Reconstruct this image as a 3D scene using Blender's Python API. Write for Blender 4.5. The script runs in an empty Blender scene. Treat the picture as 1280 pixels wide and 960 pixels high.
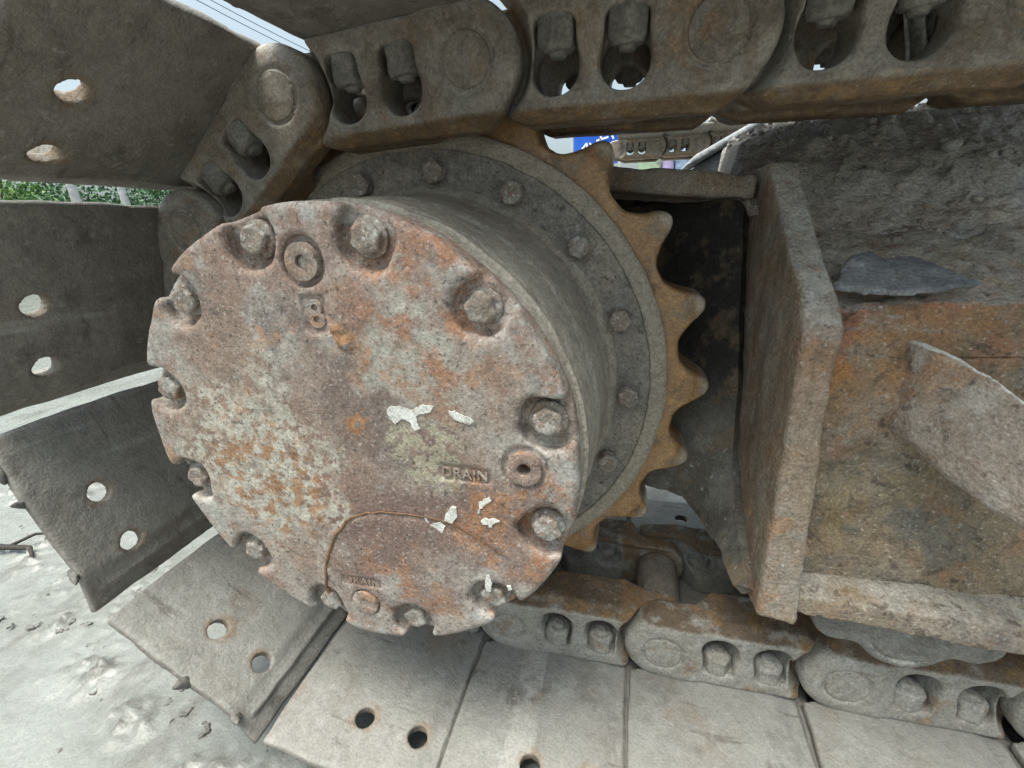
import bpy, math, random
import numpy as np
from mathutils import Matrix, Vector
SC = bpy.context.scene
COL = SC.collection
rnd = random.Random(7)
R = math.radians

# ------------------------------------------------------------------ camera, sky, sun, exposure
cam_d = bpy.data.cameras.new('camera'); cam = bpy.data.objects.new('camera', cam_d); COL.objects.link(cam)
RX = Vector((0.96722399, 0.24798075, -0.05461958)); UP = Vector((-0.03582151, 0.34620396, 0.93747514)); FW = Vector((-0.2513853, 0.90479189, -0.34373982))
M = Matrix.Identity(4)
for i in range(3):
    M[i][0], M[i][1], M[i][2] = RX[i], UP[i], -FW[i]
M[0][3], M[1][3], M[2][3] = 0.23076636, -0.52014845, 0.1777432
cam.matrix_world = M
cam_d.sensor_width = 36; cam_d.lens = 36 * 547.46 / 1280
cam_d.clip_start = 0.01; cam_d.clip_end = 2000
SC.camera = cam

SUN_EL, SUN_AZ = R(75), R(-145)            # azimuth measured from +Y clockwise
world = bpy.data.worlds.new('World'); SC.world = world; world.use_nodes = True
wn = world.node_tree; bg = wn.nodes['Background']
sky = wn.nodes.new('ShaderNodeTexSky'); sky.sky_type = 'NISHITA'; sky.sun_disc = False
sky.sun_elevation = SUN_EL; sky.sun_rotation = SUN_AZ
sky.air_density = 1.0; sky.dust_density = 6.0; sky.ozone_density = 1.0
hs = wn.nodes.new('ShaderNodeHueSaturation'); hs.inputs['Saturation'].default_value = 0.5; hs.inputs['Value'].default_value = 1.0
wn.links.new(sky.outputs[0], hs.inputs['Color']); tint = wn.nodes.new('ShaderNodeMix'); tint.data_type = 'RGBA'; tint.blend_type = 'MULTIPLY'; tint.inputs['Factor'].default_value = 1.0
tint.inputs['B'].default_value = (0.90, 1.0, 0.97, 1)
wn.links.new(hs.outputs[0], tint.inputs['A']); wn.links.new(tint.outputs['Result'], bg.inputs['Color'])
bg.inputs['Strength'].default_value = 0.125
sd = bpy.data.lights.new('sun', 'SUN'); sun = bpy.data.objects.new('sun', sd); COL.objects.link(sun)
sd.energy = 2.3; sd.angle = R(32); sd.color = (1.0, 0.95, 0.87)
sdir = Vector((math.sin(SUN_AZ) * math.cos(SUN_EL), math.cos(SUN_AZ) * math.cos(SUN_EL), math.sin(SUN_EL)))
sun.rotation_euler = sdir.to_track_quat('Z', 'Y').to_euler()
vs = SC.view_settings
vs.view_transform = 'Standard'; vs.look = 'None'; vs.gamma = 1.0; vs.use_curve_mapping = False
vs.exposure = 1.12
SC.cycles.max_bounces = 8; SC.cycles.diffuse_bounces = 5

# ------------------------------------------------------------------ numpy noise and signed-distance meshing
_rs = np.random.RandomState(3)
_T = _rs.rand(32, 32, 32).astype(np.float32)
def vnoise(x, y, z):
    x, y, z = np.broadcast_arrays(np.asarray(x, np.float32), np.asarray(y, np.float32), np.asarray(z, np.float32))
    xi = np.floor(x).astype(np.int32); yi = np.floor(y).astype(np.int32); zi = np.floor(z).astype(np.int32)
    fx = x - xi; fy = y - yi; fz = z - zi
    fx = fx * fx * (3 - 2 * fx); fy = fy * fy * (3 - 2 * fy); fz = fz * fz * (3 - 2 * fz)
    def t(a, b, c): return _T[(xi + a) & 31, (yi + b) & 31, (zi + c) & 31]
    x00 = t(0,0,0) * (1 - fx) + t(1,0,0) * fx; x10 = t(0,1,0) * (1 - fx) + t(1,1,0) * fx
    x01 = t(0,0,1) * (1 - fx) + t(1,0,1) * fx; x11 = t(0,1,1) * (1 - fx) + t(1,1,1) * fx
    return ((x00 * (1 - fy) + x10 * fy) * (1 - fz) + (x01 * (1 - fy) + x11 * fy) * fz) - 0.5
def fbm(x, y, z, f, n=3, g=0.5):
    s = 0; a = 1.0
    for i in range(n):      # every octave is turned so that no lattice shows
        x, y, z = 0.64 * x + 0.6 * y - 0.48 * z, -0.6 * x + 0.78 * y + 0.18 * z, 0.48 * x + 0.18 * y + 0.86 * z
        s = s + a * vnoise(x * f + 7.3 * i, y * f + 3.1 * i, z * f + 5.7 * i); f *= 2.1; a *= g
    return s
def grid(lo, hi, h):
    ax = [np.arange(l, u + h, h, dtype=np.float32) for l, u in zip(lo, hi)]
    return ax[0][:, None, None], ax[1][None, :, None], ax[2][None, None, :]
def snets(F, X, Y, Z):
    F = np.ascontiguousarray(F, np.float32)
    h = float(X[1, 0, 0] - X[0, 0, 0]); org = np.array([X[0,0,0], Y[0,0,0], Z[0,0,0]])
    S = F < 0; nx, ny, nz = F.shape
    c = [(a, b, d) for a in (0, 1) for b in (0, 1) for d in (0, 1)]
    cnt = np.zeros((nx - 1, ny - 1, nz - 1), np.int8)
    for a, b, d in c: cnt += S[a:nx-1+a, b:ny-1+b, d:nz-1+d]
    act = np.argwhere((cnt > 0) & (cnt < 8))
    idx = np.full(cnt.shape, -1, np.int32); idx[act[:,0], act[:,1], act[:,2]] = np.arange(len(act))
    V = np.stack([F[act[:,0]+a, act[:,1]+b, act[:,2]+d] for a, b, d in c], 1)
    pos = np.zeros((len(act), 3)); n = np.zeros(len(act))
    for i in range(8):
        for j in range(i + 1, 8):
            if sum(abs(p - q) for p, q in zip(c[i], c[j])) != 1: continue
            m = (V[:, i] < 0) != (V[:, j] < 0)
            t = V[m, i] / (V[m, i] - V[m, j])
            pos[m] += np.array(c[i]) + t[:, None] * (np.array(c[j]) - np.array(c[i])); n[m] += 1
    pos = (pos / n[:, None] + act) * h + org
    quads = []
    for ax in range(3):
        sl0 = [slice(None)] * 3; sl1 = [slice(None)] * 3
        sl0[ax] = slice(0, -1); sl1[ax] = slice(1, None)
        A = S[tuple(sl0)]; B = S[tuple(sl1)]
        e = np.argwhere(A != B); o1, o2 = [(1, 2), (2, 0), (0, 1)][ax]
        lim = [nx - 1, ny - 1, nz - 1]
        ok = (e[:, o1] >= 1) & (e[:, o2] >= 1) & (e[:, o1] < lim[o1]) & (e[:, o2] < lim[o2]); e = e[ok]
        fl = A[e[:,0], e[:,1], e[:,2]]
        def cell(d1, d2):
            q = e.copy(); q[:, o1] -= d1; q[:, o2] -= d2; return idx[q[:,0], q[:,1], q[:,2]]
        q = np.stack([cell(1, 1), cell(0, 1), cell(0, 0), cell(1, 0)], 1)
        q[~fl] = q[~fl][:, ::-1]
        quads.append(q)
    return pos, np.concatenate(quads)
def npmesh(name, v, f, mats, smooth=True):
    me = bpy.data.meshes.new(name); f = np.asarray(f); k = f.shape[1]
    me.vertices.add(len(v)); me.vertices.foreach_set('co', np.asarray(v, np.float32).ravel())
    me.loops.add(f.size); me.loops.foreach_set('vertex_index', f.astype(np.int32).ravel())
    me.polygons.add(len(f)); me.polygons.foreach_set('loop_start', np.arange(0, f.size, k, dtype=np.int32))
    me.polygons.foreach_set('use_smooth', np.full(len(f), smooth))
    me.update(calc_edges=True); me.validate()
    for m in (mats if isinstance(mats, (list, tuple)) else [mats]): me.materials.append(m)
    return me
def sdmesh(name, lo, hi, h, fn, mat):
    X, Y, Z = grid(lo, hi, h)
    F = fn(X, Y, Z) + np.zeros((X.size, Y.size, Z.size), np.float32)
    v, f = snets(F, X, Y, Z)
    return npmesh(name, v, f, mat)
mx, mn = np.maximum, np.minimum
def smin(a, b, k):
    h = np.clip(0.5 + 0.5 * (b - a) / k, 0, 1); return b * (1 - h) + a * h - k * h * (1 - h)
def smax(a, b, k): return -smin(-a, -b, k)
def box2(x, y, cx, cy, hx, hy, r=0.0):
    dx = np.abs(x - cx) - hx + r; dy = np.abs(y - cy) - hy + r
    return np.sqrt(mx(dx, 0) ** 2 + mx(dy, 0) ** 2) + mn(mx(dx, dy), 0) - r
def poly2(x, y, pts):
    pts = np.asarray(pts, np.float32); d = None; s = 1.0
    x, y = np.broadcast_arrays(x, y)
    d = np.full(x.shape, 1e9, np.float32); s = np.ones(x.shape, np.float32)
    for i in range(len(pts)):
        a = pts[i]; b = pts[i - 1]; e = b - a; wx = x - a[0]; wy = y - a[1]
        t = np.clip((wx * e[0] + wy * e[1]) / (e @ e), 0, 1)
        d = mn(d, (wx - e[0] * t) ** 2 + (wy - e[1] * t) ** 2)
        c1 = y >= a[1]; c2 = y < b[1]; c3 = e[0] * wy > e[1] * wx
        flip = (c1 & c2 & c3) | (~c1 & ~c2 & ~c3)
        s = np.where(flip, -s, s)
    return s * np.sqrt(d)
def ext(d, w, r=0.003):
    """combine a 2-D distance and a thickness distance with rounded edges"""
    a = d + r; b = w + r
    return np.sqrt(mx(a, 0) ** 2 + mx(b, 0) ** 2) + mn(mx(a, b), 0) - r

# ------------------------------------------------------------------ objects
def thing(name, label, cat, group=None, loc=(0, 0, 0), rot=(0, 0, 0)):
    o = bpy.data.objects.new(name, None); COL.objects.link(o); o.empty_display_size = 0.05
    o.location = loc; o.rotation_euler = rot; o['label'] = label; o['category'] = cat
    if group: o['group'] = group
    return o
def part(name, me, parent, loc=(0, 0, 0), rot=(0, 0, 0), label=None, scale=None):
    o = bpy.data.objects.new(name, me); COL.objects.link(o); o.parent = parent; o.location = loc; o.rotation_euler = rot
    if scale: o.scale = scale
    if label: o['label'] = label
    return o
def solo(name, me, label, cat, group=None, loc=(0, 0, 0), rot=(0, 0, 0)):
    o = bpy.data.objects.new(name, me); COL.objects.link(o); o.location = loc; o.rotation_euler = rot
    o['label'] = label; o['category'] = cat
    if group: o['group'] = group
    return o
def lathe(name, prof, mat, n=180, noise=0.0006, f=60, axis_y=True):
    """revolve (radius, y) pairs about the Y axis"""
    P = [];
    for (r0, y0), (r1, y1) in zip(prof[:-1], prof[1:]):
        k = max(1, int(math.hypot(r1 - r0, y1 - y0) / 0.004))
        for i in range(k): t = i / k; P.append((r0 + (r1 - r0) * t, y0 + (y1 - y0) * t))
    P.append(prof[-1]); P = np.array(P); m = len(P)
    a = np.linspace(0, 2 * np.pi, n, endpoint=False)
    r = P[:, 0][:, None]; y = P[:, 1][:, None] + 0 * a[None, :]
    x = r * np.cos(a)[None, :]; z = r * np.sin(a)[None, :]
    if noise:
        d = fbm(x, y, z, f, 3) * noise * 2
        y = y + d; k = 1 + d / mx(r, 0.02); x = x * k; z = z * k
    v = np.stack([x, y, z], -1).reshape(-1, 3)
    i = np.arange(m - 1)[:, None] * n; j = np.arange(n)[None, :]; jn = (j + 1) % n
    f_ = np.stack([i + j, i + n + j, i + n + jn, i + jn], -1).reshape(-1, 4)
    me = npmesh(name, v, f_, mat)
    return sharpen(me, 40)
def sharpen(me, deg):
    try: me.set_sharp_from_angle(angle=R(deg))
    except Exception: pass
    return me
def sheet(name, fn, us, vs_, mat, thick=None):
    """grid sheet: fn(U, V) -> x, y, z arrays"""
    U, V = np.meshgrid(us, vs_, indexing='ij'); x, y, z = fn(U, V)
    v = np.stack([x + 0 * U, y + 0 * U, z + 0 * U], -1).reshape(-1, 3); nu, nv = U.shape
    i = np.arange(nu - 1)[:, None] * nv; j = np.arange(nv - 1)[None, :]
    f = np.stack([i + j, i + nv + j, i + nv + j + 1, i + j + 1], -1).reshape(-1, 4)
    me = npmesh(name, v, f, mat)
    if thick:
        o = bpy.data.objects.new('t', me); COL.objects.link(o)
        md = o.modifiers.new('s', 'SOLIDIFY'); md.thickness = thick; md.offset = 0
        dg = bpy.context.evaluated_depsgraph_get(); me2 = bpy.data.meshes.new_from_object(o.evaluated_get(dg))
        bpy.data.objects.remove(o); me2.name = name
        return sharpen(me2, 40)
    return me
def tube(name, pts, rad, mat, n=8):
    pts = np.array(pts, float); v = []; f = []
    for i, p in enumerate(pts):
        d = pts[min(i + 1, len(pts) - 1)] - pts[max(i - 1, 0)]; d /= np.linalg.norm(d)
        a = np.cross(d, (0.1, 0.3, 0.95)); a /= np.linalg.norm(a); b = np.cross(d, a)
        r = rad[i] if hasattr(rad, '__len__') else rad
        for k in range(n):
            t = 2 * np.pi * k / n; v.append(p + r * (a * np.cos(t) + b * np.sin(t)))
    for i in range(len(pts) - 1):
        for k in range(n):
            k2 = (k + 1) % n; f.append((i*n+k, i*n+k2, (i+1)*n+k2, (i+1)*n+k))
    return npmesh(name, np.array(v), np.array(f), mat)
def sbox(name, lo, hi, mat, r=0.004, h=0.004, noise=0.0012, f=40):
    lo = np.array(lo); hi = np.array(hi); c = (lo + hi) / 2; s = (hi - lo) / 2
    def fn(X, Y, Z):
        dx = np.abs(X - c[0]) - s[0] + r; dy = np.abs(Y - c[1]) - s[1] + r; dz = np.abs(Z - c[2]) - s[2] + r
        d = np.sqrt(mx(dx, 0) ** 2 + mx(dy, 0) ** 2 + mx(dz, 0) ** 2) + mn(mx(dx, mx(dy, dz)), 0) - r
        return d + fbm(X, Y, Z, f, 2) * noise * 2
    return sdmesh(name, lo - 3 * h, hi + 3 * h, h, fn, mat)

# ------------------------------------------------------------------ materials
def mat(name, base, layers=(), rough=(0.75, 0.9), bump=(), metal=0.0, spec=0.3, coord='Object', rnd_off=True, grain=0.5):
    """base colour, then colour layers each laid over with its own noise mask; bump = [(scale, depth, detail)]"""
    m = bpy.data.materials.new(name); m.use_nodes = True; nt = m.node_tree; N = nt.nodes; L = nt.links
    bs = N['Principled BSDF']; bs.inputs['Metallic'].default_value = metal; bs.inputs['Specular IOR Level'].default_value = spec
    tc = N.new('ShaderNodeTexCoord'); vec = tc.outputs[coord]
    raw = vec
    if rnd_off:
        oi = N.new('ShaderNodeObjectInfo'); sc = N.new('ShaderNodeVectorMath'); sc.operation = 'SCALE'; sc.inputs[0].default_value = (7.1, 13.7, 9.3)
        L.new(oi.outputs['Random'], sc.inputs['Scale']); ad = N.new('ShaderNodeVectorMath'); ad.operation = 'ADD'
        L.new(vec, ad.inputs[0]); L.new(sc.outputs[0], ad.inputs[1]); vec = ad.outputs[0]
    def noise(scale, detail, off=(0, 0, 0), rough_=0.6, stretch=None):
        v = vec
        if stretch or any(off):
            mp = N.new('ShaderNodeMapping'); L.new(vec, mp.inputs['Vector']); mp.inputs['Location'].default_value = off
            if stretch: mp.inputs['Scale'].default_value = stretch
            v = mp.outputs[0]
        n = N.new('ShaderNodeTexNoise'); n.inputs['Scale'].default_value = scale; n.inputs['Detail'].default_value = detail
        n.inputs['Roughness'].default_value = rough_; L.new(v, n.inputs['Vector']); return n.outputs['Fac']
    def mrange(x, lo, hi, a=0.0, b=1.0):
        r = N.new('ShaderNodeMapRange'); r.interpolation_type = 'SMOOTHSTEP'; L.new(x, r.inputs['Value'])
        r.inputs['From Min'].default_value = lo; r.inputs['From Max'].default_value = hi
        r.inputs['To Min'].default_value = a; r.inputs['To Max'].default_value = b; return r.outputs['Result']
    def math_(op, a, b):
        n = N.new('ShaderNodeMath'); n.operation = op
        for i, x in enumerate((a, b)):
            if isinstance(x, (int, float)): n.inputs[i].default_value = x
            else: L.new(x, n.inputs[i])
        return n.outputs[0]
    rgb = N.new('ShaderNodeRGB'); rgb.outputs[0].default_value = (*base, 1); col = rgb.outputs[0]
    for i, ly in enumerate(layers):
        k = noise(ly['s'], ly.get('d', 6), (i * 3.7, i * 1.9, i * 5.3), ly.get('r', 0.65), ly.get('st'))
        f = mrange(k, ly['lo'], ly['hi'], 0, ly.get('a', 1.0))
        for mk in ly.get('m', ()):
            kind = mk[0]
            if kind in 'xyz':
                sp = N.new('ShaderNodeSeparateXYZ'); L.new(raw, sp.inputs[0]); g = sp.outputs['xyz'.index(kind)]
                g = math_('ADD', g, math_('MULTIPLY', math_('SUBTRACT', noise(mk[4] if len(mk) > 4 else 40, 3), 0.5), mk[3] if len(mk) > 3 else 0.01))
                g = mrange(g, mk[1], mk[2])
            elif kind == 'rad':
                sp = N.new('ShaderNodeSeparateXYZ'); L.new(raw, sp.inputs[0])
                g = math_('SQRT', math_('ADD', math_('MULTIPLY', sp.outputs[0], sp.outputs[0]), math_('MULTIPLY', sp.outputs[2], sp.outputs[2])), 0)
                g = math_('ADD', g, math_('MULTIPLY', math_('SUBTRACT', noise(50, 3), 0.5), 0.012))
                g = mrange(g, mk[1], mk[2])
            elif kind == 'pt':      # a patch round a point, with an uneven rim
                vm = N.new('ShaderNodeVectorMath'); vm.operation = 'DISTANCE'; L.new(raw, vm.inputs[0]); vm.inputs[1].default_value = mk[1]
                g = math_('ADD', vm.outputs['Value'], math_('MULTIPLY', math_('SUBTRACT', noise(18, 5), 0.5), mk[2] * 1.6))
                g = mrange(g, mk[2], mk[2] * 0.55)
            elif kind == 'up':
                ge = N.new('ShaderNodeNewGeometry'); sp = N.new('ShaderNodeSeparateXYZ'); L.new(ge.outputs['Normal'], sp.inputs[0])
                g = mrange(sp.outputs[2], mk[1], mk[2])
            f = math_('MULTIPLY', f, g)
        mix = N.new('ShaderNodeMix'); mix.data_type = 'RGBA'
        L.new(f, mix.inputs['Factor']); L.new(col, mix.inputs['A']); mix.inputs['B'].default_value = (*ly['c'], 1)
        col = mix.outputs['Result']
    if grain:
        gv = math_('ADD', math_('MULTIPLY', math_('SUBTRACT', noise(380, 3, (2, 8, 5), 0.7), 0.5), 3.4), math_('MULTIPLY', math_('SUBTRACT', noise(95, 5, (6, 1, 3), 0.7), 0.5), 2.2))
        gv = math_('MAXIMUM', math_('ADD', math_('MULTIPLY', gv, grain), 1.0), 0.35)
        vm = N.new('ShaderNodeVectorMath'); vm.operation = 'SCALE'; L.new(col, vm.inputs[0]); L.new(gv, vm.inputs['Scale']); col = vm.outputs[0]
    L.new(col, bs.inputs['Base Color'])
    rr = mrange(noise(60, 4, (9, 9, 9)), 0.3, 0.7, rough[0], rough[1]); L.new(rr, bs.inputs['Roughness'])
    prev = None
    for i, (s, d, det) in enumerate(bump):
        b = N.new('ShaderNodeBump'); b.inputs['Strength'].default_value = 1.0; b.inputs['Distance'].default_value = d
        L.new(noise(s, det, (i * 2.2, 4.1, i), 0.7), b.inputs['Height'])
        if prev: L.new(prev, b.inputs['Normal'])
        prev = b.outputs[0]
    if prev: L.new(prev, bs.inputs['Normal'])
    return m
def Ly(c, s, lo, hi, a=1.0, d=6, r=0.65, m=(), st=None): return dict(c=c, s=s, lo=lo, hi=hi, a=a, d=d, r=r, m=m, st=st)

DUST = (0.40, 0.385, 0.355)
m_cover = mat('rusted_cover_steel', (0.235, 0.175, 0.14), [
    Ly((0.33, 0.305, 0.275), 12, 0.46, 0.60, 0.85), Ly((0.12, 0.10, 0.095), 20, 0.55, 0.68, 0.7),
    Ly((0.34, 0.315, 0.285), 5, 0.50, 0.60, 0.6), Ly((0.20, 0.125, 0.095), 6, 0.50, 0.62, 0.65),
    Ly((0.22, 0.14, 0.11), 9, 0.50, 0.64, 0.75),
    Ly((0.34, 0.19, 0.11), 22, 0.55, 0.66, 0.65),
    Ly((0.165, 0.11, 0.095), 9, 0.40, 0.56, 0.8, m=[('pt', (0.065, -0.24, -0.08), 0.13)]),
    Ly((0.15, 0.115, 0.10), 12, 0.42, 0.56, 0.75, m=[('pt', (0.035, -0.24, 0.035), 0.075)]),
    Ly((0.43, 0.41, 0.35), 110, 0.42, 0.54, 0.85, 4, m=[('pt', (-0.085, -0.24, -0.015), 0.105)]),
    Ly((0.32, 0.29, 0.215), 110, 0.44, 0.54, 0.85, 4, m=[('pt', (0.080, -0.24, 0.005), 0.045)]),
    Ly((0.34, 0.33, 0.29), 45, 0.40, 0.55, 0.75, 4, m=[('pt', (0.070, -0.24, 0.088), 0.05)]),
    Ly((0.29, 0.155, 0.08), 75, 0.48, 0.58, 0.85, 5, m=[('pt', (-0.080, -0.24, -0.03), 0.080)]),
    Ly((0.28, 0.145, 0.07), 60, 0.46, 0.56, 0.9, 4, m=[('pt', (0.022, -0.24, 0.105), 0.022)]),
    Ly((0.29, 0.145, 0.07), 70, 0.46, 0.56, 0.9, 4, m=[('pt', (0.022, -0.24, 0.030), 0.018)]),
    Ly((0.30, 0.15, 0.085), 40, 0.44, 0.58, 0.75, 5, m=[('pt', (0.09, -0.24, 0.115), 0.08)]),
    Ly((0.31, 0.16, 0.085), 50, 0.45, 0.58, 0.75, 5, m=[('pt', (0.15, -0.24, -0.05), 0.07)]),
    Ly((0.27, 0.145, 0.085), 36, 0.47, 0.60, 0.7, 5, m=[('pt', (0.04, -0.24, -0.13), 0.06)]),
    Ly((0.35, 0.345, 0.325), 30, 0.48, 0.62, 0.75, 5, m=[('rad', 0.168, 0.192)]),
    Ly((0.46, 0.44, 0.41), 330, 0.56, 0.70, 0.45, 2),
    Ly((0.075, 0.065, 0.06), 230, 0.58, 0.68, 0.7, 2)],
    rough=(0.75, 0.95), bump=[(80, 0.0009, 5), (280, 0.0007, 3)], spec=0.2, grain=0.42)
m_bolt = mat('rusted_bolt_steel', (0.21, 0.17, 0.14), [Ly((0.30, 0.285, 0.26), 70, 0.46, 0.60, 0.85), Ly((0.23, 0.135, 0.09), 60, 0.54, 0.66, 0.65), Ly((0.42, 0.42, 0.40), 300, 0.56, 0.66, 0.7, 2)], bump=[(300, 0.0012, 3)])
m_drum = mat('dusty_hub_steel', (0.31, 0.272, 0.225), [Ly((0.40, 0.36, 0.305), 10, 0.40, 0.62, 0.8), Ly((0.18, 0.155, 0.13), 24, 0.52, 0.66, 0.5), Ly((0.40, 0.39, 0.36), 120, 0.55, 0.68, 0.7, 3), Ly((0.40, 0.375, 0.33), 150, 0.46, 0.60, 0.8, 3, m=[('y', -0.152, -0.144, 0.006), ('y', -0.126, -0.134, 0.006)])], bump=[(60, 0.0010, 4), (260, 0.0009, 3)])
m_flange = mat('gritty_flange_steel', (0.185, 0.168, 0.15), [Ly((0.27, 0.235, 0.19), 12, 0.45, 0.6, 0.8), Ly((0.28, 0.265, 0.24), 160, 0.52, 0.66, 0.7, 3), Ly((0.31, 0.27, 0.215), 20, 0.2, 0.4, 0.9, m=[('rad', 0.254, 0.260)]), Ly((0.06, 0.055, 0.05), 140, 0.58, 0.7, 0.7, 3, m=[('rad', 0.258, 0.252)])], bump=[(170, 0.0014, 3), (420, 0.0006, 2)])
m_sprocket = mat('orange_rusted_sprocket', (0.29, 0.165, 0.075), [Ly((0.12, 0.075, 0.045), 26, 0.50, 0.64, 0.8), Ly((0.36, 0.21, 0.085), 34, 0.48, 0.62, 0.8), Ly((0.18, 0.155, 0.125), 22, 0.52, 0.64, 0.6), Ly((0.38, 0.33, 0.265), 16, 0.25, 0.45, 0.85, m=[('rad', 0.306, 0.317)]), Ly((0.35, 0.32, 0.27), 420, 0.64, 0.72, 0.5, 2)], rough=(0.28, 0.55), bump=[(70, 0.0007, 4), (350, 0.0003, 2)], spec=0.5)
m_shoe = mat('muddy_track_shoe_steel', (0.18, 0.163, 0.142), [Ly((0.235, 0.218, 0.192), 9, 0.42, 0.6, 0.8), Ly((0.13, 0.115, 0.098), 22, 0.5, 0.64, 0.6), Ly((0.10, 0.09, 0.078), 60, 0.58, 0.68, 0.5), Ly((0.24, 0.235, 0.218), 14, 0.22, 0.5, 0.9, m=[('up', -0.25, 0.9)]), Ly((0.29, 0.286, 0.268), 30, 0.50, 0.66, 0.6, m=[('up', 0.2, 0.8)]), Ly((0.22, 0.205, 0.175), 35, 0.56, 0.70, 0.5, m=[('up', 0.2, 0.8)]), Ly((0.38, 0.37, 0.345), 14, 0.60, 0.67, 0.6, 5, st=(1, 0.10, 1)), Ly((0.13, 0.12, 0.105), 9, 0.58, 0.68, 0.55, 7), Ly((0.10, 0.085, 0.07), 60, 0.62, 0.70, 0.6, 5, st=(0.15, 1, 1)), Ly((0.19, 0.125, 0.075), 60, 0.35, 0.55, 0.65, m=[('pt', (0.0675, -0.230, -0.042), 0.020)]), Ly((0.19, 0.125, 0.075), 60, 0.35, 0.55, 0.65, m=[('pt', (0.1335, -0.230, -0.042), 0.019)]), Ly((0.19, 0.14, 0.10), 10, 0.56, 0.68, 0.5, 7), Ly((0.075, 0.066, 0.056), 15, 0.60, 0.70, 0.6, 7), Ly((0.30, 0.285, 0.26), 90, 0.58, 0.68, 0.6, 4), Ly((0.22, 0.205, 0.185), 220, 0.6, 0.7, 0.6, 2)], rough=(0.65, 0.9), bump=[(14, 0.004, 6), (90, 0.0016, 5), (420, 0.0006, 2)], grain=0.26)
m_link = mat('worn_track_link_steel', (0.195, 0.17, 0.142), [Ly((0.25, 0.225, 0.195), 16, 0.42, 0.6, 0.8), Ly((0.13, 0.095, 0.07), 24, 0.48, 0.62, 0.7), Ly((0.22, 0.135, 0.07), 20, 0.50, 0.64, 0.6), Ly((0.125, 0.078, 0.040), 30, 0.25, 0.5, 0.9, m=[('z', 0.037, 0.043, 0.006)]), Ly((0.22, 0.135, 0.06), 60, 0.5, 0.64, 0.7, m=[('z', 0.039, 0.045, 0.006)]), Ly((0.40, 0.385, 0.35), 20, 0.25, 0.5, 0.85, m=[('up', 0.0, 0.75), ('z', 0.044, 0.034, 0.006)]), Ly((0.34, 0.32, 0.29), 420, 0.62, 0.72, 0.5, 2)], rough=(0.42, 0.72), bump=[(40, 0.0014, 5), (300, 0.0005, 3)], spec=0.45)
m_link_dusty = mat('dust_coated_link_steel', (0.275, 0.258, 0.225), [Ly((0.32, 0.305, 0.275), 18, 0.42, 0.6, 0.8), Ly((0.20, 0.185, 0.16), 26, 0.52, 0.66, 0.6), Ly((0.23, 0.15, 0.085), 24, 0.58, 0.70, 0.7), Ly((0.11, 0.075, 0.048), 30, 0.25, 0.5, 0.95, m=[('z', 0.038, 0.042, 0.008)]), Ly((0.20, 0.12, 0.055), 36, 0.50, 0.64, 0.8, m=[('z', 0.037, 0.043, 0.01)]), Ly((0.20, 0.12, 0.06), 40, 0.35, 0.55, 0.85, m=[('x', 0.143, 0.152, 0.008)]), Ly((0.27, 0.26, 0.24), 60, 0.55, 0.68, 0.6, m=[('up', 0.4, 0.9)])], rough=(0.7, 0.95), bump=[(50, 0.0014, 5), (300, 0.0006, 3)])
m_pin = mat('track_pin_steel', (0.17, 0.145, 0.12), [Ly((0.23, 0.205, 0.175), 30, 0.42, 0.6, 0.8), Ly((0.22, 0.13, 0.07), 40, 0.55, 0.66, 0.6), Ly((0.34, 0.32, 0.29), 420, 0.62, 0.72, 0.5, 2)], bump=[(160, 0.0006, 3)])
m_nut = mat('dusty_nut_steel', (0.15, 0.14, 0.125), [Ly((0.215, 0.205, 0.185), 30, 0.42, 0.6, 0.8), Ly((0.37, 0.36, 0.335), 20, 0.22, 0.5, 0.85, m=[('up', 0.0, 0.75)])], bump=[(120, 0.0008, 4)])
m_frame = mat('heavily_rusted_frame_steel', (0.265, 0.185, 0.12), [
    Ly((0.16, 0.135, 0.10), 9, 0.46, 0.6, 0.85), Ly((0.30, 0.255, 0.215), 13, 0.48, 0.62, 0.75),
    Ly((0.25, 0.185, 0.11), 7, 0.52, 0.64, 0.6), Ly((0.26, 0.14, 0.08), 22, 0.52, 0.64, 0.6), Ly((0.29, 0.17, 0.08), 34, 0.55, 0.65, 0.5), Ly((0.235, 0.20, 0.145), 12, 0.42, 0.58, 0.65, m=[('z', 0.01, -0.05, 0.06)]),
    Ly((0.38, 0.18, 0.06), 26, 0.44, 0.58, 0.8, m=[('pt', (0.42, -0.12, 0.045), 0.045)]),
    Ly((0.42, 0.18, 0.06), 26, 0.46, 0.60, 0.8, m=[('pt', (0.385, -0.135, 0.055), 0.03)]),
    Ly((0.33, 0.15, 0.09), 20, 0.42, 0.58, 0.8, m=[('z', 0.045, 0.075, 0.03), ('z', 0.135, 0.11, 0.02)]),
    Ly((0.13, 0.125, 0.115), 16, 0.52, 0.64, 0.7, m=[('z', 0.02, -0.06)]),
    Ly((0.32, 0.27, 0.235), 20, 0.30, 0.55, 0.85, m=[('y', -0.135, -0.175, 0.03)]), Ly((0.27, 0.155, 0.09), 28, 0.52, 0.62, 0.6, m=[('y', -0.13, -0.17, 0.03)]),
    Ly((0.38, 0.355, 0.31), 20, 0.32, 0.56, 0.8, m=[('up', 0.45, 0.85)]), Ly((0.34, 0.18, 0.075), 16, 0.50, 0.62, 0.6, 6, st=(1, 1, 0.22), m=[('z', -0.09, 0.0, 0.05), ('z', 0.115, 0.085, 0.02)]), Ly((0.28, 0.21, 0.11), 20, 0.56, 0.66, 0.4, 6, st=(1, 1, 0.2)),
    Ly((0.55, 0.51, 0.45), 260, 0.60, 0.70, 0.6, 3), Ly((0.09, 0.07, 0.055), 70, 0.57, 0.66, 0.75, 6)],
    rough=(0.65, 0.9), bump=[(45, 0.0060, 7), (210, 0.0020, 4)], rnd_off=False, grain=0.55)
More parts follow.
